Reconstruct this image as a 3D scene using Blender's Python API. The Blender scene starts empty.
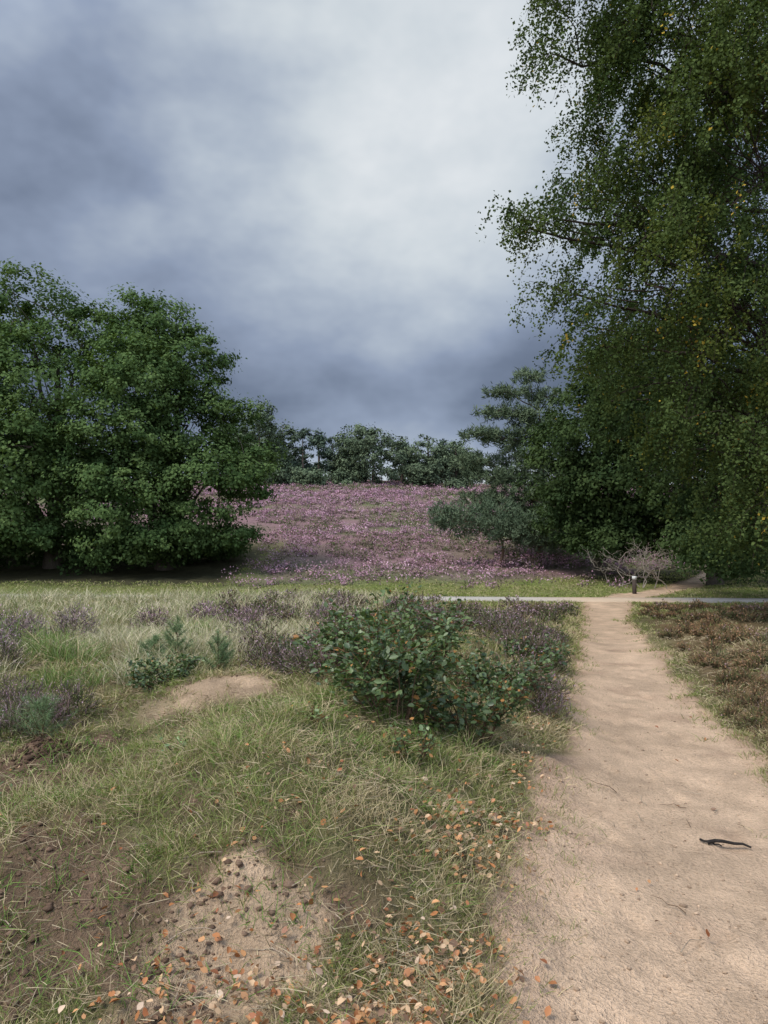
import bpy, math
import numpy as np
from mathutils import Vector
rng=np.random.default_rng(11)
F0=740.0
def lin(r,g,b,k=1.0):
    c=np.array([r,g,b],float)/255
    return np.where(c<=0.04045,c/12.92,((c+0.055)/1.055)**2.4)*k
# ---------------------------------------------------------------- noise
def _h(ix,iy,s):
    n=(ix.astype(np.int64)*374761393+iy.astype(np.int64)*668265263+s*1442695041)&0x7fffffff
    n=((n^(n>>13))*1274126177)&0x7fffffff
    n=(n^(n>>16))&0xffff
    return n/65535.0
def vn(x,y,s=0):
    x=np.asarray(x,float);y=np.asarray(y,float)
    ix=np.floor(x);iy=np.floor(y);fx=x-ix;fy=y-iy
    fx=fx*fx*(3-2*fx);fy=fy*fy*(3-2*fy)
    a=_h(ix,iy,s);b=_h(ix+1,iy,s);c=_h(ix,iy+1,s);d=_h(ix+1,iy+1,s)
    return (a*(1-fx)+b*fx)*(1-fy)+(c*(1-fx)+d*fx)*fy
def fbm(x,y,f,o=4,s=0):
    r=0;a=1;t=0
    for i in range(o):
        r=r+a*vn(x*f+i*17.3,y*f-i*9.1,s+i);t+=a;a*=0.5;f*=2.03
    return r/t-0.5
def sst(a,b,x):
    t=np.clip((x-a)/(b-a),0,1);return t*t*(3-2*t)
def dents(x,y,c,s):
    u=x/c+s*.37;v=y/(c*1.4)+s*.71;iu=np.floor(u);iv=np.floor(v)
    jx=.25+.5*_h(iu,iv,s);jy=.25+.5*_h(iu,iv,s+1);on=_h(iu,iv,s+2)>.35;an=(_h(iu,iv,s+3)-.5)*1.2
    dx=(u-iu-jx)*c;dy=(v-iv-jy)*c*1.4
    a=dx*np.cos(an)+dy*np.sin(an);b=-dx*np.sin(an)+dy*np.cos(an)
    r=np.sqrt((a/.055)**2+(b/.13)**2)
    return np.where(on,-np.exp(-r**4)+.35*np.exp(-((r-1.25)/.3)**2),0)
# ---------------------------------------------------------------- terrain
PY=[-40,-5,0,2.5,4.74,5.9,7.9,11.8,16.9,23.7,27,30,34,38,44,60]
PX=[-12,-1,0.4,1.12,1.84,2.2,2.66,3.72,5.05,7.15,9.5,11.7,14.3,17,21,34]
def pcx(y): return np.interp(y,PY,PX)
def phw(y): return np.interp(y,[0,5,12,18,24,30,60],[0.86,0.82,0.66,0.60,0.75,0.62,0.6])
def pdist(x,y):
    s=(pcx(y+0.3)-pcx(y-0.3))/0.6
    return (x-pcx(y))/np.sqrt(1+s*s)
def roady(x): return 24.4-0.085*x
def ell(x,y,cx,cy,rx,ry,s=3,nf=1.6,na=0.9):
    r=np.sqrt(((x-cx)/rx)**2+((y-cy)/ry)**2)+na*fbm(x,y,nf,5,s)
    return 1-sst(0.7,1.2,r)
def H(x,y):
    x=np.asarray(x,float);y=np.asarray(y,float)
    y0=np.interp(x,[-40,0,6,14,40],[26,27,28,30,34])
    yc=112.0
    ye=np.where(y<yc,y,yc+0.22*np.minimum(y-yc,60)+8*(1-np.exp(-np.maximum(y-yc,0)/10)))
    t=np.maximum(ye-y0,0)
    h=0.154*(np.sqrt(t*t+81)-9)
    d=pdist(x,y);hw=phw(y)
    u=(d+2.3)/1.15
    near=sst(2.2,4.4,y)*(1-sst(9.5,17,y))
    h=h+0.50*np.exp(-u*u)*near
    h=h+0.24*sst(-2.0,-4.5,d)*sst(5.5,9.0,y)*(1-sst(17,22,y))
    h=h+0.20*np.exp(-(((x+0.15)/0.55)**2+((y-3.6)/0.5)**2))
    h=h+0.20*np.exp(-(((x+1.45)/0.8)**2+((y-7.0)/0.8)**2))
    h=h+0.12*np.exp(-(((x+2.45)/0.28)**2+((y-5.5)/0.25)**2))
    h=h+0.16*sst(0.9,2.4,d)*(1-sst(15,22,y))
    on=np.exp(-(d/hw)**4)
    h=h-0.07*on*(1-sst(19,22,y))
    rf=1-np.exp(-((y-roady(x))/2.2)**4)
    off=(1-0.75*on)*rf
    h=h+off*(0.22*fbm(x,y,0.35,3,1)+0.17*fbm(x,y,1.7,3,2))
    h=h+off*sst(28,60,y)*1.4*fbm(x,y,0.045,3,5)
    nr=1-sst(9,16,y)
    h=h+nr*(0.028+0.065*(1-on))*fbm(x,y,5,4,4)
    h=h+nr*on*.013*(dents(x,y,.31,11)+dents(x,y,.43,23))
    return h
def masks(x,y):
    d=pdist(x,y);hw=phw(y)
    e=np.abs(d)-hw+fbm(x,y,1.1,5,20)*np.interp(y,[2,8,18,30],[0.6,0.5,0.38,0.3])+.10*fbm(x,y,7,3,21)
    path=1-sst(-0.07,0.07,e)
    path=np.where(y>70,0,path)
    sand=np.maximum(ell(x,y,-0.55,2.85,0.30,0.36,31,2.6,1.5),ell(x,y,-1.42,6.8,0.55,0.36,32,2.8,1.6))
    sand=np.maximum(sand,0.95*ell(x,y,-0.45,2.25,1.1,0.38,33,2.8,1.6))
    dirt=np.maximum(ell(x,y,-2.45,4.4,1.15,1.25,34,2.2,1.9),ell(x,y,-2.45,5.5,0.4,0.28,35,3,0.8))
    dirt=np.maximum(dirt,0.85*ell(x,y,-1.5,3.0,0.9,0.65,36,2.8,2.2))
    dirt=np.maximum(dirt,.75*sst(.17,.25,fbm(x,y,1.3,4,37))*(d<-1.2)*(y<8))
    return path,sand,dirt,d,hw
C_SAND=np.array([0.62,0.45,0.305]);C_DIRT=np.array([0.185,0.12,0.082]);C_SDIRT=np.array([0.50,0.36,0.235])
def mix(a,b,t):
    t=np.asarray(t)[...,None];return a*(1-t)+b*t
def heath(x,y):
    n=fbm(x,y,0.12,3,50)*14
    y0=np.interp(x,[-30,-3,4,14,30],[31,31.5,33.5,38,44])
    return sst(-1.5,1.5,y-y0+n*0.4)*np.maximum(sst(-7.5,-5,x),sst(44,50,y))
def ground_color(x,y):
    path,sand,dirt,d,hw=masks(x,y)
    n1=fbm(x,y,0.8,4,40)+0.5;n2=fbm(x,y,5,4,41)+0.5
    g=mix(np.array([0.12,0.13,0.05]),np.array([0.28,0.235,0.125]),np.clip(n1*1.5-0.35,0,1))
    g=mix(g,np.array([0.13,0.09,0.06]),np.clip(n2*1.8-0.65,0,0.85)*(1-sst(14,22,y)))
    mead=sst(19,26,y)
    gm=mix(np.array([0.16,0.195,0.06]),np.array([0.26,0.25,0.11]),np.clip(n1*1.6-0.3,0,1))
    g=mix(g,gm,mead)
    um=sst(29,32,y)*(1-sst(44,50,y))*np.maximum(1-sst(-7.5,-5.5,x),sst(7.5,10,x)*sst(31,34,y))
    g=mix(g,np.array([0.075,0.07,0.04]),um)  # ground colour darkened under the tree crowns, painting in their shade
    rb=sst(0.7,1.1,d)*(1-sst(16,22,y))
    g=mix(g,np.array([0.18,0.125,0.07]),rb*0.8)
    hz=heath(x,y)
    hc=mix(np.array([0.26,0.165,0.165]),np.array([0.16,0.17,0.085]),np.clip(fbm(x,y,0.14,4,43)*3.5+0.45,0,1))
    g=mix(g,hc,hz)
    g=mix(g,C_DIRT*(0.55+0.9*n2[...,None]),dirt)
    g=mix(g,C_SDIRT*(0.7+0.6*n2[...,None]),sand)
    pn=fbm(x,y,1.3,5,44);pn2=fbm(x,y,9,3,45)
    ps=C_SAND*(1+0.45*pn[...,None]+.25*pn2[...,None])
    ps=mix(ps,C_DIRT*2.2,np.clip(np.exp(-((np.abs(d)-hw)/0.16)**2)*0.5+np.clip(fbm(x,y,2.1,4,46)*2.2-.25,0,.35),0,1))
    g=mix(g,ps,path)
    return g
# ---------------------------------------------------------------- mesh helpers
class Acc:
    def __init__(s): s.V=[];s.F=[];s.C=[];s.n=0
    def add(s,V,F,C):
        V=np.asarray(V).reshape(-1,3);C=np.asarray(C).reshape(-1,3)
        s.V.append(V);s.F.append(np.asarray(F)+s.n);s.C.append(C);s.n+=len(V)
def mk(name,acc,mat,parent=None,smooth=False):
    V=np.concatenate(acc.V);F=np.concatenate(acc.F);C=np.concatenate(acc.C)
    me=bpy.data.meshes.new(name)
    me.vertices.add(len(V));me.vertices.foreach_set('co',V.astype(np.float32).ravel())
    k=F.shape[1];me.loops.add(F.size);me.loops.foreach_set('vertex_index',F.astype(np.int32).ravel())
    me.polygons.add(len(F));me.polygons.foreach_set('loop_start',(np.arange(len(F))*k).astype(np.int32))
    if smooth: me.polygons.foreach_set('use_smooth',np.ones(len(F),bool))
    me.update(calc_edges=True)
    ca=me.color_attributes.new('Col','FLOAT_COLOR','POINT')
    rgba=np.ones((len(V),4),np.float32);rgba[:,:3]=np.clip(C,0,1);ca.data.foreach_set('color',rgba.ravel())
    me.materials.append(mat)
    o=bpy.data.objects.new(name,me);bpy.context.scene.collection.objects.link(o)
    if parent: o.parent=parent
    return o
def empty(name):
    o=bpy.data.objects.new(name,None);bpy.context.scene.collection.objects.link(o);return o
def nrm(v): return v/np.maximum(np.linalg.norm(v,axis=-1,keepdims=True),1e-9)
def rv(n): return nrm(rng.normal(size=(n,3)))
def leaves(acc,P,N,size,C,asp=0.6):
    n=len(P);N=nrm(N);a=nrm(np.cross(N,rv(n)));b=np.cross(N,a)
    s=(np.asarray(size)*np.ones(n))[:,None]
    V=np.stack([P-a*s*.5,P+b*s*asp*.5-a*s*.05+N*s*.08,P+a*s*.5,P-b*s*asp*.5-a*s*.05+N*s*.08],1)
    acc.add(V,np.arange(n*4).reshape(n,4),np.repeat(C,4,0))
def leaves_fine(acc,P,N,size,C,asp=0.62,a=None):
    n=len(P);N=nrm(N)
    a=nrm(np.cross(N,rv(n))) if a is None else nrm(a-N*np.sum(a*N,1,keepdims=True))
    b=np.cross(N,a);s=(np.asarray(size)*np.ones(n))[:,None]
    k=rng.uniform(-.05,.25,(n,1))
    def p(u,v,w): return P+a*s*u+b*s*v*asp+N*s*w*k/0.15
    V=np.stack([p(-.5,0,0),p(-.22,.38,.12),p(.15,.42,.12),p(.52,0,-.05),p(.15,-.42,.12),p(-.22,-.38,.12),p(-.02,0,0)],1)
    i=np.arange(n)[:,None]*7
    T=np.concatenate([i+np.array([[0,1,6]]),i+np.array([[1,2,6]]),i+np.array([[2,3,6]]),i+np.array([[3,4,6]]),i+np.array([[4,5,6]]),i+np.array([[5,0,6]])],0)
    acc.add(V,T,np.repeat(C,7,0))
def blades(acc,P,D,L,W,B,c0,c1):
    n=len(P);D=nrm(D);sd=nrm(np.cross(D,rv(n)))
    L=(np.asarray(L)*np.ones(n))[:,None];W=(np.asarray(W)*np.ones(n))[:,None]
    mid=P+D*L*.55+B*L*.25;tip=P+D*L+B*L
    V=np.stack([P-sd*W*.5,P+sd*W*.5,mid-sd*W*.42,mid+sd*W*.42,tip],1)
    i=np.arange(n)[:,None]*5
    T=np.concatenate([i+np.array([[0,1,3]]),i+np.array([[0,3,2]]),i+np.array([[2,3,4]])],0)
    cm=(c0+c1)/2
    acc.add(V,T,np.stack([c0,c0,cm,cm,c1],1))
def tube(acc,pts,rad,k,col):
    pts=np.asarray(pts,float);m=len(pts);t=nrm(np.gradient(pts,axis=0))
    ref=np.array([0.31,0.95,0.05]);u=nrm(np.cross(t,ref));v=np.cross(t,u)
    an=np.arange(k)*2*math.pi/k
    V=pts[:,None]+np.asarray(rad)[:,None,None]*(np.cos(an)[None,:,None]*u[:,None]+np.sin(an)[None,:,None]*v[:,None])
    i,j=np.meshgrid(np.arange(m-1),np.arange(k),indexing='ij');j2=(j+1)%k
    F=np.stack([i*k+j,i*k+j2,(i+1)*k+j2,(i+1)*k+j],-1).reshape(-1,4)
    acc.add(V,F,np.tile(np.asarray(col,float),(m*k,1)))
def limb(acc,a,b,r0,r1,k=5,col=(.1,.08,.06),sag=0.15,n=6,wob=0.04):
    a=np.asarray(a,float);b=np.asarray(b,float);L=np.linalg.norm(b-a)
    c=(a+b)/2+np.array([0,0,1])*L*sag+rng.normal(size=3)*L*.08
    t=np.linspace(0,1,n)[:,None]
    p=a*(1-t)**2+2*c*t*(1-t)+b*t*t
    p[1:-1]+=rng.normal(size=(n-2,3))*L*wob*.5
    tube(acc,p,np.linspace(r0,r1,n),k,col);return p
# ---------------------------------------------------------------- materials
def nodes(m):
    m.use_nodes=True;nt=m.node_tree;nt.nodes.clear();return nt
def mat_leaf(name,trans=0.3,tint=(1.3,1.35,0.6,1),gloss=0.0):
    m=bpy.data.materials.new(name);nt=nodes(m);N=nt.nodes;Lk=nt.links
    at=N.new('ShaderNodeAttribute');at.attribute_name='Col'
    p=N.new('ShaderNodeBsdfDiffuse');Lk.new(at.outputs['Color'],p.inputs['Color'])
    o=N.new('ShaderNodeOutputMaterial');last=p.outputs[0]
    if trans>0:
        tr=N.new('ShaderNodeBsdfTranslucent');mx=N.new('ShaderNodeMixShader');mx.inputs[0].default_value=trans
        g=N.new('ShaderNodeMix');g.data_type='RGBA';g.blend_type='MULTIPLY';g.inputs[0].default_value=1
        g.inputs[7].default_value=tint
        Lk.new(at.outputs['Color'],g.inputs[6]);Lk.new(g.outputs[2],tr.inputs['Color'])
        Lk.new(last,mx.inputs[1]);Lk.new(tr.outputs[0],mx.inputs[2]);last=mx.outputs[0]
    if gloss>0:
        gl=N.new('ShaderNodeBsdfGlossy');gl.inputs['Roughness'].default_value=.45;gl.inputs['Color'].default_value=(1,1,1,1)
        mg=N.new('ShaderNodeMixShader');mg.inputs[0].default_value=gloss
        Lk.new(last,mg.inputs[1]);Lk.new(gl.outputs[0],mg.inputs[2]);last=mg.outputs[0]
    Lk.new(last,o.inputs[0])
    return m
def mat_noise(name,scale=8,amp=0.5,bump=0.3,rough=0.9,dist=0.02,zs=1.0,scale2=60):
    m=bpy.data.materials.new(name);nt=nodes(m);N=nt.nodes;Lk=nt.links
    at=N.new('ShaderNodeAttribute');at.attribute_name='Col'
    tc=N.new('ShaderNodeTexCoord');mp=N.new('ShaderNodeMapping');mp.inputs['Scale'].default_value=(1,1,zs)
    Lk.new(tc.outputs['Object'],mp.inputs[0])
    n1=N.new('ShaderNodeTexNoise');n1.inputs['Scale'].default_value=scale;n1.inputs['Detail'].default_value=4;n1.inputs['Roughness'].default_value=.65
    n2=N.new('ShaderNodeTexNoise');n2.inputs['Scale'].default_value=scale2;n2.inputs['Detail'].default_value=3;n2.inputs['Roughness'].default_value=.7
    Lk.new(mp.outputs[0],n1.inputs[0]);Lk.new(mp.outputs[0],n2.inputs[0])
    ad=N.new('ShaderNodeMath');ad.operation='ADD';Lk.new(n1.outputs[0],ad.inputs[0]);Lk.new(n2.outputs[0],ad.inputs[1])
    mr=N.new('ShaderNodeMapRange');mr.inputs[1].default_value=.6;mr.inputs[2].default_value=1.4
    mr.inputs[3].default_value=1-amp;mr.inputs[4].default_value=1+amp
    Lk.new(ad.outputs[0],mr.inputs[0])
    mu=N.new('ShaderNodeVectorMath');mu.operation='SCALE';Lk.new(at.outputs['Color'],mu.inputs[0]);Lk.new(mr.outputs[0],mu.inputs['Scale'])
    p=N.new('ShaderNodeBsdfDiffuse');p.inputs['Roughness'].default_value=.3
    Lk.new(mu.outputs[0],p.inputs['Color'])
    bp=N.new('ShaderNodeBump');bp.inputs['Strength'].default_value=bump;bp.inputs['Distance'].default_value=dist
    Lk.new(ad.outputs[0],bp.inputs['Height']);Lk.new(bp.outputs[0],p.inputs['Normal'])
    o=N.new('ShaderNodeOutputMaterial');Lk.new(p.outputs[0],o.inputs[0]);return m
M_leaf=mat_leaf('leaf_mat',.2);M_shrub=mat_leaf('shrub_leaf_mat',.22,gloss=.04);M_grass=mat_leaf('grass_mat',.12)
M_need=mat_leaf('needle_mat',0);M_heath=mat_leaf('heather_mat',0);M_dry=mat_leaf('dry_leaf_mat',0,gloss=.03)
M_bark=mat_noise('bark_mat',6,.5,.8,.9,.04,.25,30);M_ground=mat_noise('ground_mat',2.5,.36,1.0,.95,.04,1,55)
M_stone=mat_noise('pebble_mat',20,.3,.4);M_road=mat_noise('asphalt_mat',1.2,.15,.3,.85,.01,1,80)
M_birch=mat_noise('birch_bark_mat',5,.7,.4,.7,.02,4,14);M_wood=mat_noise('wood_mat',10,.4,.5,.8,.01,.2,40)
# ---------------------------------------------------------------- ground
def axis_y():
    a=[-60,-30,-15,-8,-4,-2,-1,0,0.6,1.2,1.7];y=2.0
    while y<50: a.append(y);y+=max(0.016,0.0095*y)
    while y<135: a.append(y);y+=0.9
    while y<3000: a.append(y);y*=1.25
    a.append(3000);return np.array(a)
def axis_x():
    p=[0.0];x=0
    while x<3.6: x+=0.022;p.append(x)
    while x<20: x+=0.085;p.append(x)
    while x<60: x+=0.9;p.append(x)
    while x<2500: x*=1.3;p.append(x)
    n=[0.0];x=0
    while x<4.2: x+=0.026;n.append(-x)
    while x<14: x+=0.12;n.append(-x)
    while x<60: x+=0.9;n.append(-x)
    while x<2500: x*=1.3;n.append(-x)
    return np.array(sorted(set(p+n)))
ax=axis_x();ay=axis_y();X,Y=np.meshgrid(ax,ay)
Z=H(X,Y);CG=ground_color(X,Y);nx=len(ax);ny=len(ay)
ga=Acc();i,j=np.meshgrid(np.arange(ny-1),np.arange(nx-1),indexing='ij')
Fg=np.stack([i*nx+j,i*nx+j+1,(i+1)*nx+j+1,(i+1)*nx+j],-1).reshape(-1,4)
ga.add(np.stack([X,Y,Z],-1),Fg,CG);mk('ground',ga,M_ground,smooth=True)
ra=Acc();xs=np.arange(-60,80,0.25)
ws=np.array([-.95,-.9,0,.9,.95])
RX=np.repeat(xs[:,None],5,1);RY=roady(RX)+ws*(1+.08*fbm(RX,RX*0,.8,3,9));RZ=H(RX,RY)+np.array([-.05,.03,.045,.03,-.05])
i,j=np.meshgrid(np.arange(len(xs)-1),np.arange(4),indexing='ij')
rc=mix(np.array([.42,.40,.36]),np.array([.54,.42,.30]),np.clip(1.3*np.exp(-((RX-7.4)/1.7)**2)+.3*(fbm(RX,RY,1.2,3,8)+.5),0,1))
ra.add(np.stack([RX,RY,RZ],-1),np.stack([i*5+j,(i+1)*5+j,(i+1)*5+j+1,i*5+j+1],-1).reshape(-1,4),rc)
mk('cycle_road',ra,M_road)
# ---------------------------------------------------------------- grass
def sample(n,y0,y1,lo=0.62,pad=1.2):
    y=np.exp(rng.uniform(math.log(y0),math.log(y1),n));x=rng.uniform(-1,1,n)*(lo*y+pad);return x,y
def grass(acc,x,y,hgt,nb,wid,cA,cB,cdry,spread=0.04,lean=0.35,dryf=0.3):
    n=len(x);idx=np.repeat(np.arange(n),nb);m=len(idx)
    sp=spread*(1+y[idx]*0.04)
    px=x[idx]+rng.normal(size=m)*sp;py=y[idx]+rng.normal(size=m)*sp
    P=np.stack([px,py,H(px,py)-0.008],1)
    D=np.stack([rng.normal(size=m)*lean+(px-x[idx])/sp*.2,rng.normal(size=m)*lean+(py-y[idx])/sp*.2,np.ones(m)],1)
    L=hgt[idx]*rng.uniform(.45,1.25,m)
    B=np.stack([rng.normal(size=m)*.35,rng.normal(size=m)*.35,-rng.uniform(0,.35,m)],1)
    t=rng.random(n)[idx]*.6+rng.random(m)*.4
    c=mix(cA,cB,t);dr=(rng.random(m)<(dryf[idx] if hasattr(dryf,'__len__') else dryf));c=np.where(dr[:,None],cdry*rng.uniform(.6,1.15,(m,1)),c)
    W=wid*np.maximum(1,y[idx]/4.0)
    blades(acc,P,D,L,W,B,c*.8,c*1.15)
gA=np.array([.14,.18,.05]);gB=np.array([.31,.335,.115]);gD=np.array([.56,.46,.27])
G=Acc()
x,y=sample(40000,1.9,21)
path,sand,dirt,d,hw=masks(x,y)
bare=np.maximum(np.maximum(path,sand*.95),dirt*.95)
n=fbm(x,y,1.4,3,60)+.5
clump=fbm(x,y,3.5,3,61)+.5
keep=(rng.random(len(x))>bare*1.02)&(rng.random(len(x))<np.clip(clump*2.8-.55,.08,1))&((d<0.75)|(rng.random(len(x))<.4))
x,y,d,n,clump=[a[keep] for a in (x,y,d,n,clump)]
hg=0.025+0.16*clump**2.2+0.03*n
hg=hg*(1+0.9*sst(8,14,y)*(d<0))
dr=np.clip(1.7*n-.52+.2*sst(-1.6,-.8,d)*(d<0)+.3*(d>0)+.25*sst(7,11,y),.08,.88)
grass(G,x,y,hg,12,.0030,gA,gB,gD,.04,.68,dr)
x=rng.uniform(-3.4,.8,900);y=rng.uniform(2.0,6.3,900);p_,s_,d_,dd,hw_=masks(x,y);k=(dd<-0.95)&(fbm(x,y,1.5,3,62)>-.02);x=x[k];y=y[k]
grass(G,x,y,rng.uniform(.04,.14,len(x)),24,.0034,np.array([.10,.20,.04]),np.array([.23,.34,.09]),gD,.045,.75,.15)
x,y=sample(650,3.2,12,.5,.6);p_,s_,d_,dd,hw_=masks(x,y);k=(dd<-1.1)&(p_+s_<.3);x=x[k];y=y[k]
grass(G,x,y,rng.uniform(.10,.24,len(x)),38,.0030,np.array([.15,.21,.06]),np.array([.33,.36,.125]),gD,.035,.55,.45)
yy=np.exp(rng.uniform(math.log(2.1),math.log(21),900));sd_=rng.choice([-1,1],900);xx=pcx(yy)+sd_*(phw(yy)+rng.normal(size=900)*.13)*1.03
k=fbm(xx,yy,1.6,3,68)>-.05;grass(G,xx[k],yy[k],rng.uniform(.03,.10,k.sum()),20,.003,gA,gB,gD,.045,.7,.35)
mk('grass',G,M_grass)
TH=Acc();x,y=sample(64000,1.9,13,.6,.8);path,sand,dirt,d,hw=masks(x,y)
k=(path<.25)&(rng.random(len(x))<1-.7*np.maximum(sand,dirt))&(rng.random(len(x))<np.clip((fbm(x,y,2.2,3,64)+.5)*2.4-.5,.1,1));x,y=x[k],y[k];m_=len(x)
c=mix(np.array([.22,.145,.09]),np.array([.56,.47,.30]),rng.random(m_))
blades(TH,np.stack([x,y,H(x,y)+rng.uniform(.004,.06,m_)],1),np.stack([rng.normal(size=m_),rng.normal(size=m_),rng.normal(size=m_)*.25],1),rng.uniform(.03,.15,m_),.0026*np.maximum(1,y/4),rng.normal(size=(m_,3))*.15*np.array([1,1,.3]),c*.85,c)
mk('dry_thatch',TH,M_heath)
T=Acc()
x,y=sample(8500,7.5,22.3,.62,1)
path,sand,dirt,d,hw=masks(x,y)
n=fbm(x,y,.6,3,63)+.5
k=(d<-2.6)&(rng.random(len(x))<sst(.35,.6,n+.28*sst(9,14,y)))&(x<np.interp(y,[7,10,22],[-2.6,-1.4,1.0]))
x,y,n=x[k],y[k],n[k]
n=np.clip(n+rng.normal(size=len(n))*.12,0,1)
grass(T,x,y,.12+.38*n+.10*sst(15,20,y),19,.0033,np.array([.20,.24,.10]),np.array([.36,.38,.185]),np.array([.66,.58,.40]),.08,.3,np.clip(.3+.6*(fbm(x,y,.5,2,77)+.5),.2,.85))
for (cx,cy,hh) in [(-4.1,9.3,.5),(-3.7,9.0,.42),(-4.5,9.8,.52),(-5.6,10.5,.55),(-2.9,11.5,.5),(-3.3,7.6,.35)]:
    x=cx+rng.normal(size=14)*.15;y=cy+rng.normal(size=14)*.15
    grass(T,x,y,hh*rng.uniform(.6,1.1,14),24,.0035,np.array([.13,.21,.06]),np.array([.24,.32,.11]),gD,.06,.42,.2)
mk('tall_grass',T,M_grass)
Mw=Acc();x,y=sample(22000,17,45,.62,2)
path,sand,dirt,d,hw=masks(x,y);hz=heath(x,y)
k=(path<.3)&(np.abs(y-roady(x))>1.0)&(rng.random(len(x))>hz)&~((x<-7)&(y>32))
x,y=x[k],y[k];n=fbm(x,y,.5,3,66)+.5
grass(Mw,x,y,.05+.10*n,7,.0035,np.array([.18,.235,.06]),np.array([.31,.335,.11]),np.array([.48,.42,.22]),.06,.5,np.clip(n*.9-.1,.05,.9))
mk('meadow_grass',Mw,M_grass)
# ---------------------------------------------------------------- heather
hp=[np.array([.48,.275,.35]),np.array([.37,.22,.26]),np.array([.56,.36,.44]),np.array([.24,.18,.135]),np.array([.15,.175,.08])]
def heather_dome(acc,x,y,R,Hh,nper,size,pal,w):
    n=len(x);idx=np.repeat(np.arange(n),nper);m=len(idx)
    dv=rv(m);dv[:,2]=np.abs(dv[:,2]);rr=rng.uniform(.55,1.08,m)
    P=np.stack([x[idx]+dv[:,0]*R[idx]*rr,y[idx]+dv[:,1]*R[idx]*rr,H(x,y)[idx]+dv[:,2]*Hh[idx]*rr],1)
    ci=rng.choice(len(pal),n,p=w)[idx];alt=rng.random(m)<.3;ci=np.where(alt,rng.choice(len(pal),m,p=w),ci)
    c=np.array(pal)[ci]*rng.uniform(.8,1.15,(m,1))*rng.uniform(.7,1.15,n)[idx][:,None]
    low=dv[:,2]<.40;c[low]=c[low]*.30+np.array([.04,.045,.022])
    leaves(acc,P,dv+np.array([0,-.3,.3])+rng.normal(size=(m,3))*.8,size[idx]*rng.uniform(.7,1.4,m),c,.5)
A=Acc()
y=27+91*rng.random(17000)**.85;x=rng.uniform(-.44,.50,17000)*y
hz=heath(x,y);pat=fbm(x,y,.11,4,70)+.5;bare=fbm(x,y,.33,3,71)+.5
k=(rng.random(len(x))<hz)&(bare<.63)&~((x<-8)&(y<60))
x,y,pat=x[k],y[k],pat[k]
xe=rng.uniform(3,13,34);ye=rng.uniform(29,34,34);ke=(np.abs(pdist(xe,ye))>1.3);x=np.concatenate([x,xe[ke]]);y=np.concatenate([y,ye[ke]]);pat=np.concatenate([pat,np.full(ke.sum(),.5)])
green=rng.random(len(x))<np.clip((pat-.49)*7+.10,0.08,.85)
for sel,w in ((~green,[.34,.27,.2,.12,.07]),(green,[.06,.10,.03,.38,.43])):
    xs_,ys_=x[sel],y[sel];R=rng.uniform(.18,.66,len(xs_))
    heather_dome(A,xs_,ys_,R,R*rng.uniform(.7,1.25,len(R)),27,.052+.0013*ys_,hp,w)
mk('heather_field',A,M_heath)
def heather_sprigs(acc,x,y,R,Hh,nb,w0,pal_tip,pal_base,tipw):
    n=len(x);idx=np.repeat(np.arange(n),nb);m=len(idx)
    dv=rv(m);dv[:,2]=np.abs(dv[:,2])+.1;dv=nrm(dv)
    r0=rng.uniform(.45,.95,m)
    gx,gy=x[idx],y[idx];S=np.stack([R[idx],R[idx],Hh[idx]],1)
    P=np.stack([gx,gy,H(x,y)[idx]],1)+dv*S*r0[:,None]
    L=rng.uniform(.04,.12,m)
    D=nrm(dv)*.8+np.array([0,0,.35])+rng.normal(size=(m,3))*.5
    dom=rng.choice(len(pal_tip),n,p=tipw)[idx];ci=np.where(rng.random(m)<.5,dom,rng.choice(len(pal_tip),m,p=tipw))
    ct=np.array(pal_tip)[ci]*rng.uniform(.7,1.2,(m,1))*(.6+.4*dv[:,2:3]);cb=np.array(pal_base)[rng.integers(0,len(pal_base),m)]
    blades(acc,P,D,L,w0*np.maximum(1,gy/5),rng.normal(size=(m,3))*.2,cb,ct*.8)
    sel=rng.random(m)<.6
    k2=sel.sum();tp=(P+nrm(D)*L[:,None])[sel]
    leaves(acc2,tp+rng.normal(size=(k2,3))*.015,rng.normal(size=(k2,3))+[0,0,.3],w0*np.maximum(1,gy[sel]/5)*rng.uniform(1.2,2.6,k2),ct[sel],.7)
def heather(name,x,y,R,Hh,nb,w0,pt,pb,tw):
    global acc2
    acc2=Acc();A=Acc();heather_sprigs(A,x,y,R,Hh,nb,w0,pt,pb,tw)
    e=empty(name);mk('sprigs',A,M_heath,e);mk('flowers',acc2,M_heath,e)
brn=[np.array([.27,.20,.15]),np.array([.44,.28,.31]),np.array([.20,.22,.10]),np.array([.22,.15,.09]),np.array([.56,.38,.46]),np.array([.10,.14,.05])]
bas=[np.array([.10,.075,.05]),np.array([.10,.125,.05])]
x,y=sample(1700,6.6,20,.6,0);d=pdist(x,y)
k=(d<-.9)&(x>np.interp(y,[6,7,10,14,20],[-.2,-.8,-1.9,-3.0,-4.5]))&(fbm(x,y,.7,3,80)>-.12)
x,y=x[k],y[k];R=rng.uniform(.12,.44,len(x))
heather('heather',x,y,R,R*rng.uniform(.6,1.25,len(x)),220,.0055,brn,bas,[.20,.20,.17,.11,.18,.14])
pk=[np.array([.64,.40,.51]),np.array([.50,.31,.35]),np.array([.72,.50,.60]),np.array([.20,.23,.10])]
x=np.array([-2.85,-3.1,-2.75,-3.4,-5.2,-5.6,-6.1,-4.8,-6.6,-3.9,-2.3,-5.9,-3.2,-2.98,-4.4,-7,-5]);y=np.array([6.3,6.5,6.6,6.8,10.8,11.2,11,11.6,12,12.5,12.5,9.2,13.5,6.05,8.6,12.6,9.6]);R=np.array([.26,.32,.24,.32,.4,.4,.45,.4,.5,.4,.35,.35,.4,.22,.25,.5,.35])
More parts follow.
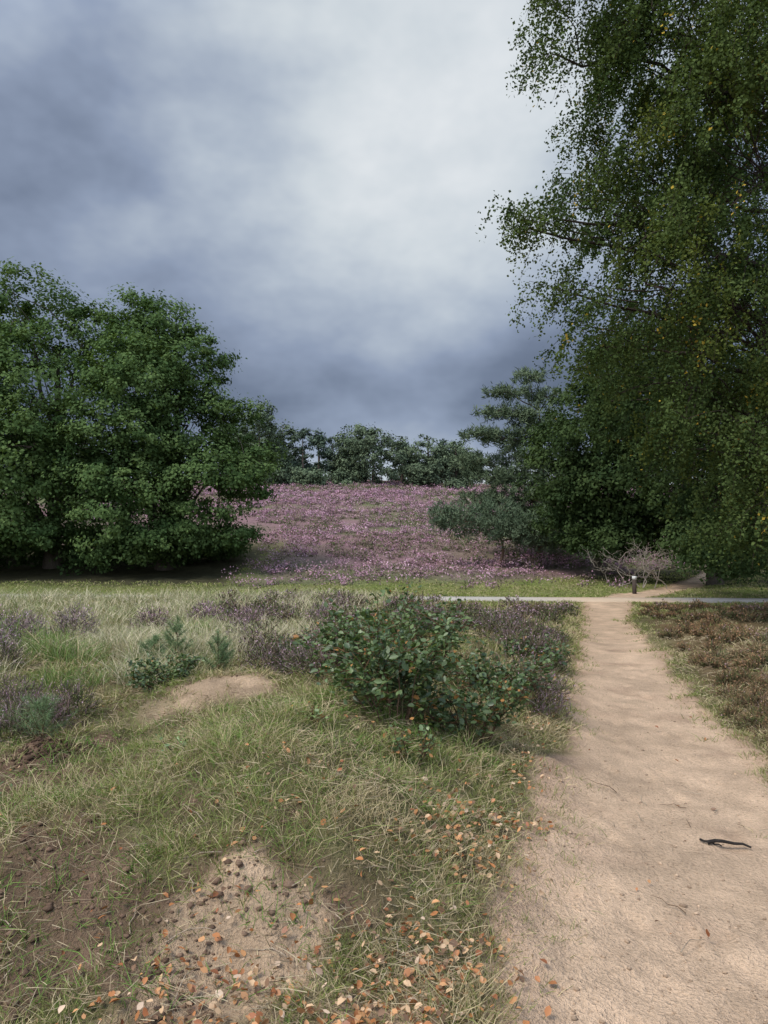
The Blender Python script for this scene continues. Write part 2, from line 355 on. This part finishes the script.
heather('heather.001',x,y,R,R*1.3,760,.0045,pk,bas,[.34,.25,.2,.21])
rus=[np.array([.38,.22,.12]),np.array([.28,.17,.09]),np.array([.42,.29,.16]),np.array([.20,.21,.09]),np.array([.46,.30,.29])]
x,y=sample(2100,4.4,21,.62,1.4);d=pdist(x,y)
k=(d>.9+.35*fbm(x,y,1,2,3))&(d<9)&(fbm(x,y,.8,3,82)>-.22)&(rng.random(len(x))<.85)
x,y=x[k],y[k];R=rng.uniform(.06,.24,len(x))
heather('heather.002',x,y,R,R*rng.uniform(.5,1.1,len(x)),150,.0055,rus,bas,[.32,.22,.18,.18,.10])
# ---------------------------------------------------------------- trees
def lobe_pts(lobes,nc,lpc,cr,size,cA,cB,acc,asp=.65,inner=.25,zsq=.6,low=.35,ragged=.0):
    L=np.array(lobes,float);ar=(L[:,3]*L[:,4]+L[:,3]*L[:,5]);pr=ar/ar.sum()
    li=rng.choice(len(L),nc,p=pr);dv=rv(nc);fl=(dv[:,2]<0)&(rng.random(nc)>low*1.6);dv[fl,2]*=-1
    rr=np.where(rng.random(nc)<inner,rng.uniform(.35,.8,nc),rng.uniform(.8,1.04,nc))*(1+ragged*np.abs(rng.normal(size=nc)))
    Cc=L[li,:3]+dv*L[li,3:6]*rr[:,None]
    gz=H(Cc[:,0],Cc[:,1]);Cc[:,2]=np.maximum(Cc[:,2],gz+.35)
    k=np.repeat(np.arange(nc),lpc);m=len(k);sc=cr*rng.uniform(.5,1.5,nc)[k]
    off=rng.normal(size=(m,3))*np.array([1,1,zsq])*.5*sc[:,None]
    P=Cc[k]+off
    tc=rng.random(nc)[k]*.75+rng.random(m)*.25
    c=mix(cA,cB,tc)*rng.uniform(.85,1.15,(m,1))
    Nn=dv[k]*.7+nrm(off)*.5+np.array([0,0,.6])+rng.normal(size=(m,3))*.55
    leaves(acc,P,Nn,size*rng.uniform(.7,1.35,m),c,asp)
    return Cc
def tree(name,base,tr,lobes,nc,lpc,cr,size,cA,cB,bark=(.12,.10,.08),nbr=60,**kw):
    e=empty(name);bx,by=base;bz=float(H(bx,by))-.15
    lf=Acc();Cc=lobe_pts(lobes,nc,lpc,cr,size,cA,cB,lf,**kw);mk('foliage',lf,M_leaf,e)
    w=Acc();top=max(l[2] for l in lobes);hz=top-bz
    n=8;t=np.linspace(0,1,n);pts=np.array([bx,by,bz])+np.stack([rng.normal(size=n)*.08*t,rng.normal(size=n)*.08*t,t*hz*.92],1)
    pts[0,:2]=[bx,by];tube(w,pts,tr*np.array([1.35]+list(np.linspace(1,.22,n-1))),9,bark)
    for l in lobes:
        f=pts[rng.integers(1,4)]
        c=np.array(l[:3]);p=limb(w,f,c,tr*.45,tr*.14,6,bark,.1)
        near=Cc[np.argsort(np.linalg.norm(Cc-c,axis=1))]
        for q in range(max(3,nbr//len(lobes))):
            tg=near[rng.integers(0,max(4,len(near)//max(3,len(lobes)//2)))]
            limb(w,p[rng.integers(2,6)],tg,tr*.11,.012,4,bark,.1,5)
    mk('trunk',w,M_bark,e,True);return e
def W(px,py,d,r,ry=None,rz=None,dy=0):
    s=d/F0;return ((px-384)*s,d+dy,1.6+(550-py)*s,r*s,(ry or r)*s,(rz or r)*s)
oA=np.array([.05,.092,.032]);oB=np.array([.145,.21,.075])
D=36
lob=[W(15,318,D,54),W(-45,345,D,65),W(70,335,D,44,dy=1),W(45,400,D,70,dy=-1.5),W(0,420,D,60,dy=-2.5),W(-60,450,D,90),W(20,490,D,70,dy=-2),W(60,455,D,50,dy=-3),W(85,510,D,60,dy=-1.5),W(-110,420,D,50),W(10,530,D,60,None,25,dy=-2.5),W(-50,520,D,50,None,30,dy=-2)]
tree('oak_tree',(-16.5,37),.38,lob,900,100,.62,.17,oA,oB,low=.5,ragged=.05)
lob=[W(150,333,D,42),W(112,345,D,40,dy=1.5),W(187,370,D,42,dy=-.5),W(145,400,D,52,dy=-2),W(130,460,D,60,dy=-2),W(195,430,D,44,dy=-1.5),W(232,425,D,28),W(252,472,D,30,dy=-.5),W(210,490,D,50,dy=-1.5),W(140,510,D,58,dy=-2),W(238,538,D,26,None,10,dy=-1),W(170,540,D,45,None,16,dy=-1.5)]
tree('oak_tree.001',(-10.8,36.5),.36,lob,950,100,.52,.16,oA*1.02,oB*1.08,low=.5,ragged=.05)
dA=np.array([.030,.052,.022]);dB=np.array([.078,.115,.042])
D=33
lob=[W(600,430,D,55),W(570,460,D,42,dy=1),W(640,400,D,60),W(620,480,D,50,None,36,dy=-.5),W(590,505,D,40,None,26,dy=.5),W(650,515,D,45,None,26)]
tree('oak_tree.002',(10.2,35.5),.22,lob,520,90,.55,.16,dA,dB,low=.5)
D=31
lob=[W(700,380,D,90),W(680,460,D,60),W(750,440,D,80),W(690,515,D,45,None,32,dy=1),W(740,515,D,60,None,45),W(800,420,D,80)]
tree('oak_tree.003',(14.5,32.5),.3,lob,560,90,.6,.16,dA,dB,low=.5)
def birch(name,base,lobes,nst,lps,size,seedcol,trunkr=.2,hgt=15,gs=.26):
    e=empty(name);bx,by=base;bz=float(H(bx,by))-.1
    L=np.array(lobes,float);ar=L[:,3]*L[:,5];per=8;ng=nst//per;nst=ng*per
    gi=rng.choice(len(L),ng,p=ar/ar.sum());li=np.repeat(gi,per)
    dv=rv(ng);rr=np.where(rng.random(ng)<.35,rng.uniform(.3,.8,ng),rng.uniform(.8,1.03,ng))
    Gc=L[gi,:3]+dv*L[gi,3:6]*rr[:,None]
    S=np.repeat(Gc,per,0)+rng.normal(size=(nst,3))*np.array([gs,gs,gs*.75])
    ln=rng.uniform(.3,.95,nst)*np.repeat(rng.uniform(.6,1.25,ng),per);S[:,2]+=ln*.35
    out=nrm(S-np.array([bx,by,0])[None]*[1,1,0]-S*[0,0,1])
    k=np.repeat(np.arange(nst),lps);m=len(k);t=rng.random(m)
    P=S[k]+out[k]*(t*.4*ln[k])[:,None]+np.array([0,0,-1])*(t**1.3*ln[k])[:,None]+rng.normal(size=(m,3))*(.04+.08*rng.random(m))[:,None]
    cA,cB=seedcol;gt=np.repeat(rng.random(ng),per);c=mix(cA,cB,np.clip(gt[k]*.65+rng.random(m)*.35,0,1))
    warm=(np.repeat(rng.random(ng)<.15,per))[k];c[warm]*=np.array([1.25,1.08,.85])
    yk=(rng.random(m)<.003)|((rng.random(nst)<.02)[k]&(rng.random(m)<.25));c[yk]=np.array([.52,.36,.06])
    lf=Acc();leaves(lf,P,rng.normal(size=(m,3))+out[k]*.5+[0,0,.45],size*rng.uniform(.7,1.3,m),c,.75);mk('foliage',lf,M_leaf,e)
    w=Acc();bk=(.5,.48,.45)
    n=10;tt=np.linspace(0,1,n);pts=np.stack([bx+.5*np.sin(tt*2),by+.3*np.sin(tt*3),bz+tt*hgt],1)
    tube(w,pts,trunkr*np.array([1.4]+list(np.linspace(1,.15,n-1))),10,bk)
    mk('trunk',w,M_birch,e,True)
    w=Acc();col=(.08,.06,.05)
    for li_,l in enumerate(lobes):
        c0=np.array(l[:3]);zf=np.clip((c0[2]-bz-1.2)/hgt,.12,.9);f=np.array([np.interp(zf,tt,pts[:,0]),np.interp(zf,tt,pts[:,1]),np.interp(zf,tt,pts[:,2])])
        p=limb(w,f,c0,.06,.02,6,col,.12,8,.03)
        for q in np.where(gi==li_)[0][:26]:
            limb(w,p[rng.integers(3,8)],Gc[q],.015,.006,4,col,.15,5,.03)
            for z_ in range(0,per,2): limb(w,Gc[q],S[q*per+z_],.006,.004,3,col,.1,4,.03)
    for q in range(0,nst,3):
        t=np.linspace(0,1,4);p=S[q]+out[q]*(t*.4*ln[q])[:,None]+np.array([0,0,-1])*(t**1.3*ln[q])[:,None]
        tube(w,p,[.004,.004,.003,.002],3,col)
    mk('branches',w,M_bark,e);return e
D=14
bA=np.array([.036,.062,.022]);bB=np.array([.125,.165,.052])  # leaf colours lowered so the backlit crown's shade is painted in
lob=[W(622,0,D,72,90,60),W(585,-80,D,50,80,50),W(562,38,D,28,60,45),W(690,60,D,100),W(640,130,D,62,80,75,dy=.6),W(760,150,D,130),W(700,-90,D,120),W(830,-30,D,120),
 W(612,215,D,45,80,45),W(560,212,D,28,40,18),W(532,222,D,18,30,13),W(650,280,D,75,100,80),W(578,290,D,32,60,30),W(608,345,D,45,60,35),W(740,310,D,110),W(690,385,D,75,90,60),W(760,450,D,80),W(850,300,D,80),W(850,450,D,80),W(735,520,D,45,70,40),W(790,535,D,60,80,40)]
birch('birch_tree',(8.3,14.6),lob,3200,58,.062,(bA,bB))
D=21
lob=[W(630,330,D,50),W(690,300,D,90),W(610,400,D,38),W(660,420,D,60),W(740,420,D,90),W(660,200,D,80),W(740,200,D,120),W(720,60,D,120),W(820,300,D,100),W(720,500,D,55,None,40),W(790,520,D,70,None,50)]
birch('birch_tree.001',(12.8,21.5),lob,1400,52,.10,(dA,dB),.2,15,.4)
def pine(name,base,hgt,pads,nb,cA=np.array([.065,.10,.06]),cB=np.array([.16,.21,.125]),tr=.16,nl=.26,nw=.035):
    e=empty(name);bx,by=base;bz=float(H(bx,by))-.1
    w=Acc();n=8;t=np.linspace(0,1,n);pts=np.stack([bx+.25*np.sin(t*3),by+0*t,bz+t*hgt*.95],1)
    tube(w,pts,tr*np.linspace(1.2,.2,n),8,(.20,.13,.09));A=Acc()
    for (x,y,z,rx,ry,rz) in pads:
        zf=np.clip((z-bz-.4)/hgt,.08,.95);f=np.array([np.interp(zf,t*.95,pts[:,0]),by,bz+zf*hgt*.95])
        limb(w,f,(x,y,z),tr*.3,.02,5,(.15,.10,.07),.05)
        nc=int(nb*rx*ry)+8;dv=rv(nc);C=np.array([x,y,z])+dv*np.array([rx,ry,rz])*rng.uniform(.4,1.15,(nc,1))
        gz=H(C[:,0],C[:,1]);C[:,2]=np.maximum(C[:,2],gz+.15)
        for q in range(0,nc,4): limb(w,(x,y,z),C[q],.02,.006,3,(.12,.085,.06),.05,4)
        k=np.repeat(np.arange(nc),24);m=len(k)
        D_=rv(m)+np.array([0,0,.55])+dv[k]*.4
        c=mix(cA,cB,rng.random(nc)[k]*.7+.3*rng.random(m))
        blades(A,C[k]+rng.normal(size=(m,3))*.1,D_,nl*rng.uniform(.6,1.2,m),nw,rng.normal(size=(m,3))*.1,c*.8,c*1.1)
    mk('needles',A,M_need,e);mk('trunk',w,M_bark,e,True)
D=42
pads=[W(530,376,D,18,None,6),W(510,391,D,22,None,5),W(550,396,D,24,None,8),W(499,411,D,22,None,6),W(530,416,D,28,None,8),W(480,436,D,22,None,5,dy=-.5),W(552,430,D,34,None,10),W(514,437,D,30,None,8,dy=.5),W(474,461,D,24,None,6),W(532,458,D,40,None,11),W(500,478,D,34,None,9),W(560,480,D,40,None,18),W(530,500,D,46,None,14),W(575,465,D,34,None,18),W(482,502,D,26,None,10),W(515,520,D,40,None,12),W(555,530,D,50,None,18)]
pine('pine_tree',(8.9,42.5),9.6,pads,27,nl=.3,nw=.045,cA=np.array([.075,.11,.062]),cB=np.array([.19,.24,.135]))
D=38
pads=[W(445,513,D,15,None,10),W(464,522,D,22,None,14),W(494,519,D,24,None,20),W(515,528,D,30,None,18),W(438,524,D,9,None,7),W(545,532,D,34,None,18),W(580,532,D,34,None,18)]
pine('pine_tree.001',(5.9,38.3),1.9,pads,60,tr=.09,nl=.24,nw=.04,cA=np.array([.08,.12,.07]),cB=np.array([.19,.245,.15]))
A=Acc();lobe_pts([W(585,522,36,50,None,24),W(650,525,35,50,None,26),W(690,540,30,34,None,20),W(725,548,27,40,None,26),W(770,545,24,50,None,28),W(560,525,39,40,None,20),W(610,540,32,30,None,18),W(580,545,34,26,None,12),W(700,562,25.5,22,None,14)],520,80,.45,.14,dA,dB,A,low=.6);mk('woodland_undergrowth',A,M_leaf)
A=Acc();lobe_pts([W(30,545,38,90,None,22),W(150,548,38,90,None,16),W(205,545,40,40,None,12),W(-60,540,39,60,None,30)],380,90,.5,.18,oA*.7,oB*.6,A,low=.6);mk('woodland_undergrowth.001',A,M_leaf)
w=Acc()
def dead(acc,p,dirv,L,r,dep):
    p=np.array(p,float);dirv=nrm(np.array(dirv,float));e_=p+dirv*L
    pts=limb(acc,p,e_,r,r*.4,5,(.34,.29,.24),.06,6,.1)
    if dep>0:
        for q in range(4):
            nd=dirv+rng.normal(size=3)*.7;nd[2]=abs(nd[2])*.8;dead(acc,pts[rng.integers(2,6)],nd,L*.6,r*.55,dep-1)
for q in range(9):
    bx=(640-384)/F0*30.5+rng.normal()*.8;by=30+rng.normal()*.4;dead(w,(bx,by,float(H(bx,by))+.05),(rng.normal()*.9,rng.normal()*.3,.9),1.15,.026,2)
mk('fallen_branches',w,M_bark)
# ---------------------------------------------------------------- far treeline
A=Acc();wt=Acc()
fA=np.array([.065,.092,.055]);fB=np.array([.15,.19,.11])
def far(x,y,h,w,k=1.0,n=70,kind=0):
    z=float(H(x,y));sh=rng.uniform(.75,1.3)
    tube(wt,[(x,y,z-.2),(x+.1,y,z+h*.4),(x,y,z+h*.8)],[.25,.18,.06],6,(.16,.12,.10))
    if kind==0:
        lobs=[(x,y,z+h*.42,w*.44,w*.44,h*.42)]
        for q in range(9):
            a=rng.uniform(0,6.28);lobs.append((x+math.cos(a)*w*.3,y+math.sin(a)*w*.3,z+h*rng.uniform(.12,.76),w*.24,w*.24,h*.2))
        lobe_pts(lobs,n,40,.7,.34,fA*k*sh,fB*k*sh,A,low=.6,ragged=.03)
    else:
        lobs=[]
        for q in range(12):
            t=rng.uniform(.12,1);a=rng.uniform(0,6.28);rr=w*.3*(1.25-t);lobs.append((x+math.cos(a)*rr,y+math.sin(a)*rr,z+h*t*.93,w*.22*(1.3-t*.6),w*.2,h*.07))
        lobe_pts(lobs,n,30,.5,.30,np.array([.06,.09,.065])*sh,np.array([.13,.17,.115])*sh,A,low=.6,ragged=.08)
for (px,top,wpx,dd,kd) in [(258,404,46,108,0),(282,414,36,113,0),(302,430,28,110,1),(318,428,30,114,1),(332,440,24,119,1),(373,424,66,109,0),(350,442,28,113,0),(402,446,28,116,1),(415,464,20,108,0),(428,430,40,116,0),(442,440,22,117,1),(456,436,36,118,0),(470,448,32,121,1),(425,462,24,106,0),(236,418,44,116,0),(310,470,26,107,0),(345,470,22,107,0),(455,476,20,104,0),(290,466,26,108,0)]:
    xx=(px-384)/F0*dd;hh=(487-top)/F0*dd*1.03;ww=wpx/F0*dd*1.12;far(xx,dd,hh,ww,1.0,int(60+2.6*hh*ww),kd)
for q in range(100):
    xx=rng.uniform(-150,150);dd=rng.uniform(124,150);far(xx,dd,rng.uniform(2.5,4.5)*(1+.9*(abs(xx)>25)),rng.uniform(5,9),.9,36,int(rng.random()<.3))
for q in range(40):
    s=rng.choice([-1,1]);dd=rng.uniform(55,120);xx=s*(dd*.33+rng.uniform(3,45));
    if s<0: xx=-(dd*.22+rng.uniform(6,45))
    far(xx,dd,rng.uniform(6,9),rng.uniform(6,9),.85,40)
mk('distant_treeline',A,M_heath);mk('distant_trunks',wt,M_bark,bpy.data.objects['distant_treeline'])
# ---------------------------------------------------------------- foreground shrubs
def shrub(name,cx,cy,hgt,rad,nst,nl,ls,cA,cB,lean=(0,0),red=.02):
    e=empty(name);w=Acc();A=Acc();z=float(H(cx,cy))-.03
    for s in range(nst):
        a=rng.uniform(0,6.28);r=rad*math.sqrt(rng.random());h=hgt*rng.uniform(.4,1)*(1-.35*(r/rad)**2)
        b=(cx+math.cos(a)*r*.3,cy+math.sin(a)*r*.3,z);tp=(cx+math.cos(a)*r+lean[0],cy+math.sin(a)*r+lean[1],z+h)
        p=limb(w,b,tp,.006,.002,5,(.14,.09,.06),.08,7,.04)
        tips=[]
        for q in range(7):
            o=p[rng.integers(2,7)];dv=rng.normal(size=3);dv[2]=abs(dv[2])*.5;dv=dv/np.linalg.norm(dv);L=rng.uniform(.08,.26)*hgt/.8
            pp=limb(w,o,o+dv*L,.003,.001,4,(.16,.09,.05),.05,4,.03);tips.append(pp)
        tips.append(p[3:]);allp=np.concatenate(tips)
        k=rng.integers(0,len(allp),nl);P=allp[k]+rng.normal(size=(nl,3))*.022
        out=nrm(P-np.array([cx,cy,z+h*.3]))
        c=mix(cA,cB,rng.random(nl)**1.5);rk=rng.random(nl)<red;c[rk]=np.array([.42,.2,.06])
        leaves_fine(A,P,np.array([0,-.15,1])+rng.normal(size=(nl,3))*.6,ls*rng.uniform(.5,1.25,nl),c,.7,out+rng.normal(size=(nl,3))*.5)
    mk('leaves',A,M_shrub,e);mk('stems',w,M_bark,e);return e
sA=np.array([.05,.088,.03]);sB=np.array([.17,.235,.085])
shrub('birch_sapling',.08,5.2,1.04,.44,22,90,.054,sA,sB)
shrub('birch_sapling.001',-.2,6.2,.80,.5,19,80,.05,sA,sB)
shrub('birch_sapling.002',.66,5.5,.68,.44,17,70,.05,sA,sB*.95,red=.06)
shrub('birch_sapling.003',1.1,6.8,.66,.5,18,70,.048,sA*.9,sB*.9)
shrub('birch_sapling.004',.35,7.2,.80,.55,19,70,.05,sA,sB)
shrub('birch_sapling.005',.18,4.6,.30,.2,6,24,.038,sA*1.2,sB*1.3,(0,0),.12)
shrub('bramble_bush',-2.15,7.4,.34,.42,20,60,.045,sA*.9,sB*.95,(0,0),.01)
shrub('bramble_bush.001',-1.2,4.5,.13,.16,7,16,.032,sA*1.6,sB*1.6)
shrub('bramble_bush.002',-2.35,4.3,.14,.2,8,18,.036,sA*1.5,sB*1.6)
shrub('bramble_bush.003',-.75,8.4,.42,.6,20,50,.05,sA,sB)
shrub('bramble_bush.004',-.45,4.6,.12,.2,7,14,.03,sA*1.6,sB*1.7,red=.1)
shrub('bramble_bush.005',.15,9.6,.5,.8,22,55,.055,sA*.9,sB*.9)
shrub('bramble_bush.006',1.9,9.5,.5,.5,16,50,.05,sA*.9,sB*.8)
def sapling(name,cx,cy,h,r):
    e=empty(name);w=Acc();A=Acc();z=float(H(cx,cy));tube(w,[(cx,cy,z-.05),(cx+.01,cy,z+h*.5),(cx,cy,z+h)],[.010,.007,.003],5,(.25,.17,.1))
    for q in range(26):
        lv=rng.uniform(.05,.95);a=rng.uniform(0,6.28);R=r*(1.0-lv*.7)*rng.uniform(.6,1.15)+.02
        o=np.array([cx,cy,z+h*lv*.85]);ti=o+np.array([math.cos(a)*R,math.sin(a)*R,R*rng.uniform(.3,1.2)+.03])
        if q<2: o=np.array([cx,cy,z+h*.7]);ti=o+np.array([rng.normal()*.02,rng.normal()*.02,h*.38])
        tube(w,[o,(o+ti)/2+[0,0,-.01],ti],[.004,.003,.002],4,(.22,.15,.09))
        m=95;t=rng.uniform(.25,1,m)[:,None];P=o+(ti-o)*t;D_=nrm(ti-o)*.7+rv(m)
        c=mix(np.array([.11,.185,.075]),np.array([.27,.36,.18]),rng.random(m))
        blades(A,P,D_,rng.uniform(.04,.08,m),.0016*max(1,cy/5),rng.normal(size=(m,3))*.1,c*.8,c*1.1)
    mk('needles',A,M_need,e);mk('stem',w,M_bark,e)
sapling('pine_sapling',-2.42,8.7,.50,.22);sapling('pine_sapling.001',-1.85,8.3,.46,.2);sapling('pine_sapling.002',-2.62,5.75,.34,.24);sapling('pine_sapling.003',-2.75,8.9,.3,.18)
# ---------------------------------------------------------------- fallen leaves, pebbles, sticks
n=20000
y=np.exp(rng.uniform(math.log(1.9),math.log(9),n));x=rng.uniform(-.62,.5,n)*y
d=pdist(x,y);hw=phw(y)
pr=1.2*np.exp(-((d+.98)/.22)**2)+.18*np.exp(-((d+1.6)/.5)**2)*(y<5)+.4*np.exp(-(((x+.5)/.4)**2+((y-2.5)/.3)**2))+.012
pr*=np.clip(fbm(x,y,2.2,3,90)*3.6+.65,.06,1)*np.where(y>5,.5,1)
k=rng.random(n)<pr;x,y=x[k],y[k];m=len(x)
pal=np.array([[.46,.19,.07],[.55,.28,.12],[.60,.40,.23],[.32,.12,.05],[.66,.48,.33],[.24,.14,.08]])
c=pal[rng.choice(6,m,p=[.27,.24,.18,.12,.07,.12])]*rng.uniform(.7,1.1,(m,1))
A=Acc();leaves_fine(A,np.stack([x,y,H(x,y)+rng.uniform(.008,.06,m)],1),np.array([0,0,1])+rng.normal(size=(m,3))*.55,rng.uniform(.014,.034,m)*(1+.05*y),c,.75)
mk('fallen_leaves',A,M_dry)
def stones(name,x,y,s,c):
    m=len(x);base=np.array([[1,0,0],[-1,0,0],[0,1,0],[0,-1,0],[0,0,1],[0,0,-1],[.6,.6,.5],[-.6,.6,.5],[-.6,-.6,.5],[.6,-.6,.5]])
    F=np.array([[0,6,9],[0,2,6],[2,7,6],[2,1,7],[1,8,7],[1,3,8],[3,9,8],[3,0,9],[4,9,6],[4,6,7],[4,7,8],[4,8,9],[5,2,0],[5,1,2],[5,3,1],[5,0,3]])
    V=base[None]*rng.uniform(.7,1.3,(m,10,1))*s[:,None,None]*np.stack([rng.uniform(.8,1.3,m),rng.uniform(.8,1.3,m),rng.uniform(.5,.8,m)],1)[:,None]
    V=V+np.stack([x,y,H(x,y)+s*.2],1)[:,None];A=Acc();A.add(V,(F[None]+np.arange(m)[:,None,None]*10).reshape(-1,3),np.repeat(c,10,0));mk(name,A,M_stone,smooth=True)
n=16000;y=np.exp(rng.uniform(math.log(1.9),math.log(11),n));x=rng.uniform(-.6,.62,n)*y
path,sand,dirt,d,hw=masks(x,y);k=rng.random(n)<(.45*path+.75*dirt+.4*sand);x,y,dirt=x[k],y[k],dirt[k];m=len(x)
s=rng.lognormal(math.log(.0034),.6,m)*np.where(dirt>.5,2.0,1);s=np.minimum(s,.024)
c=mix(C_SAND*.75,C_DIRT*.9,np.clip(dirt+rng.random(m)*.35,0,1))*rng.uniform(.7,1.3,(m,1))
stones('pebbles_and_soil_crumbs',x,y,s,c)
m=700;x=-2.45+rng.normal(size=m)*.15;y=5.5+rng.normal(size=m)*.14;stones('molehill',x,y,rng.lognormal(math.log(.008),.5,m),np.array([.09,.058,.04])*rng.uniform(.7,1.4,(m,1)))
w=Acc();st=[((1.83,4.28),(2.04,4.2),.012,(.04,.035,.032)),((1.80,4.31),(1.9,4.25),.007,(.04,.035,.032))]
for (a,b,r,c) in st: limb(w,(a[0],a[1],float(H(*a))+.014),(b[0],b[1],float(H(*b))+.016),r,r*.5,6,c,.05,6,.05)
for q in range(130):
    yy=rng.uniform(2.1,5.5);xx=rng.uniform(-.55,.05)*yy if q<114 else pcx(yy)+rng.uniform(-.5,.6);a=rng.uniform(0,3.14);L=rng.uniform(.04,.24)
    b=(xx+math.cos(a)*L,yy+math.sin(a)*L);limb(w,(xx,yy,float(H(xx,yy))+.012),(b[0],b[1],float(H(*b))+.012),.003,.0012,4,(.40,.32,.23) if rng.random()<.6 else (.16,.11,.07),.1,5,.08)
mk('fallen_twigs',w,M_bark)
e=empty('marker_post')
def box(acc,c,s,col,taper=1.0):
    cx,cy,cz=c;v=[]
    for zz in (0,1):
        k=taper if zz else 1
        for (a,b) in ((-1,-1),(1,-1),(1,1),(-1,1)): v.append((cx+a*s[0]/2*k,cy+b*s[1]/2*k,cz+zz*s[2]))
    acc.add(np.array(v),np.array([[0,3,2,1],[4,5,6,7],[0,1,5,4],[1,2,6,5],[2,3,7,6],[3,0,4,7]]),np.tile(col,(8,1)))
A=Acc();x0,y0=9.1,27.0;z0=float(H(x0,y0));box(A,(x0,y0,z0-.1),(.12,.12,.62),(.09,.07,.06));box(A,(x0,y0,z0+.522),(.125,.125,.12),(.75,.75,.72));box(A,(x0,y0,z0+.644),(.12,.12,.05),(.09,.07,.06),.6);mk('post',A,M_wood,e)
# ---------------------------------------------------------------- world
sun_el=math.radians(52);sun_az=math.radians(-130)
wd=bpy.data.worlds.new('World');bpy.context.scene.world=wd;wd.use_nodes=True;nt=wd.node_tree;nt.nodes.clear();N=nt.nodes;Lk=nt.links
def val(s,v):
    if isinstance(v,(int,float)): s.default_value=v
    else: Lk.new(v,s)
def m(op,a,b=0.0,c=None):
    n=N.new('ShaderNodeMath');n.operation=op;val(n.inputs[0],a);val(n.inputs[1],b)
    if c is not None: val(n.inputs[2],c)
    return n.outputs[0]
tc=N.new('ShaderNodeTexCoord');sep=N.new('ShaderNodeSeparateXYZ');Lk.new(tc.outputs['Generated'],sep.inputs[0])
sx,sy,sz=sep.outputs
def noise(sc,det,ro,off=(0,0,0),scl=(1,1,1)):
    mp=N.new('ShaderNodeMapping');mp.inputs[1].default_value=off;mp.inputs[3].default_value=scl;Lk.new(tc.outputs['Generated'],mp.inputs[0])
    n=N.new('ShaderNodeTexNoise');n.inputs['Scale'].default_value=sc;n.inputs['Detail'].default_value=det;n.inputs['Roughness'].default_value=ro
    Lk.new(mp.outputs[0],n.inputs[0]);return n.outputs[0]
n1=noise(2.3,2,.5,(1.3,4.2,.4),(1,1,1.5));n2=noise(5.0,4,.55,(7,2,0),(1,1,1.6))
def blob(d,k,amp):
    v=Vector(d).normalized();dp=N.new('ShaderNodeVectorMath');dp.operation='DOT_PRODUCT';Lk.new(tc.outputs['Generated'],dp.inputs[0]);dp.inputs[1].default_value=v
    return m('MULTIPLY',m('EXPONENT',m('MULTIPLY',m('SUBTRACT',1.0,dp.outputs['Value']),-k)),amp)
def band(c,w,amp):
    q=m('DIVIDE',m('SUBTRACT',sz,c),w);return m('MULTIPLY',m('EXPONENT',m('MULTIPLY',m('MULTIPLY',q,q),-1.0)),amp)
b=m('ADD',0.37,m('MULTIPLY',m('SUBTRACT',n1,.5),.6));b=m('ADD',b,m('MULTIPLY',m('SUBTRACT',n2,.5),.78))
for t in [blob((.06,1,.76),26,.38),blob((.14,1,.48),60,.36),blob((-.02,1,.36),70,.06),blob((-.36,1,.36),24,-.08),blob((-.4,1,.75),20,.10),band(.21,.06,-.24),band(.06,.06,.50)]: b=m('ADD',b,t)
cr=N.new('ShaderNodeValToRGB');el=cr.color_ramp.elements
el[0].position=0.0;el[0].color=(*lin(90,101,120),1);el[1].position=1.0;el[1].color=(*lin(236,240,243),1)
for p_,c_ in ((.22,(114,126,148)),(.42,(146,159,182)),(.62,(182,193,207)),(.8,(213,221,227))):
    q=el.new(p_);q.color=(*lin(*c_),1)
Lk.new(b,cr.inputs[0])
sk=N.new('ShaderNodeTexSky');sk.sky_type='NISHITA';sk.sun_disc=False;sk.sun_elevation=sun_el;sk.sun_rotation=sun_az
sc=N.new('ShaderNodeVectorMath');sc.operation='SCALE';Lk.new(sk.outputs[0],sc.inputs[0]);sc.inputs['Scale'].default_value=.08
mx=N.new('ShaderNodeMix');mx.data_type='RGBA';mx.inputs[0].default_value=.08;Lk.new(cr.outputs[0],mx.inputs[6]);Lk.new(sc.outputs[0],mx.inputs[7])
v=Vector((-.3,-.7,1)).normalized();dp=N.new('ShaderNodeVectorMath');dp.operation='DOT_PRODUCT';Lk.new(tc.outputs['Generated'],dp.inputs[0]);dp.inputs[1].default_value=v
gain=m('ADD',1.0,m('MULTIPLY',m('MAXIMUM',m('SUBTRACT',dp.outputs['Value'],.08),0.0),2.8))  # added boost: unseen sky behind and overhead made brighter to light the scene
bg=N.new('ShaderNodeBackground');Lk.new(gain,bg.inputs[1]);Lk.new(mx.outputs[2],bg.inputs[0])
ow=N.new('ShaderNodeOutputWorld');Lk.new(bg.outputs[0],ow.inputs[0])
sl=bpy.data.lights.new('sun','SUN');sl.energy=2.9;sl.angle=math.radians(20);sl.color=(1,.94,.85)
so=bpy.data.objects.new('sun',sl);bpy.context.scene.collection.objects.link(so)
sd=Vector((math.sin(sun_az)*math.cos(sun_el),math.cos(sun_az)*math.cos(sun_el),math.sin(sun_el)))
so.rotation_euler=(-sd).to_track_quat('-Z','Y').to_euler()
cd=bpy.data.cameras.new('camera');cd.sensor_fit='VERTICAL';cd.sensor_height=36;cd.lens=36*F0/1024;cd.clip_end=6000;cd.clip_start=.05
co=bpy.data.objects.new('camera',cd);bpy.context.scene.collection.objects.link(co)
co.location=(0,0,1.6);co.rotation_euler=(math.radians(90)+math.atan(38/F0),0,0)
bpy.context.scene.camera=co
s=bpy.context.scene;s.view_settings.view_transform='Standard';s.view_settings.look='None';s.view_settings.exposure=0
print('VERTS',sum(len(o.data.vertices) for o in bpy.data.objects if o.type=='MESH'))
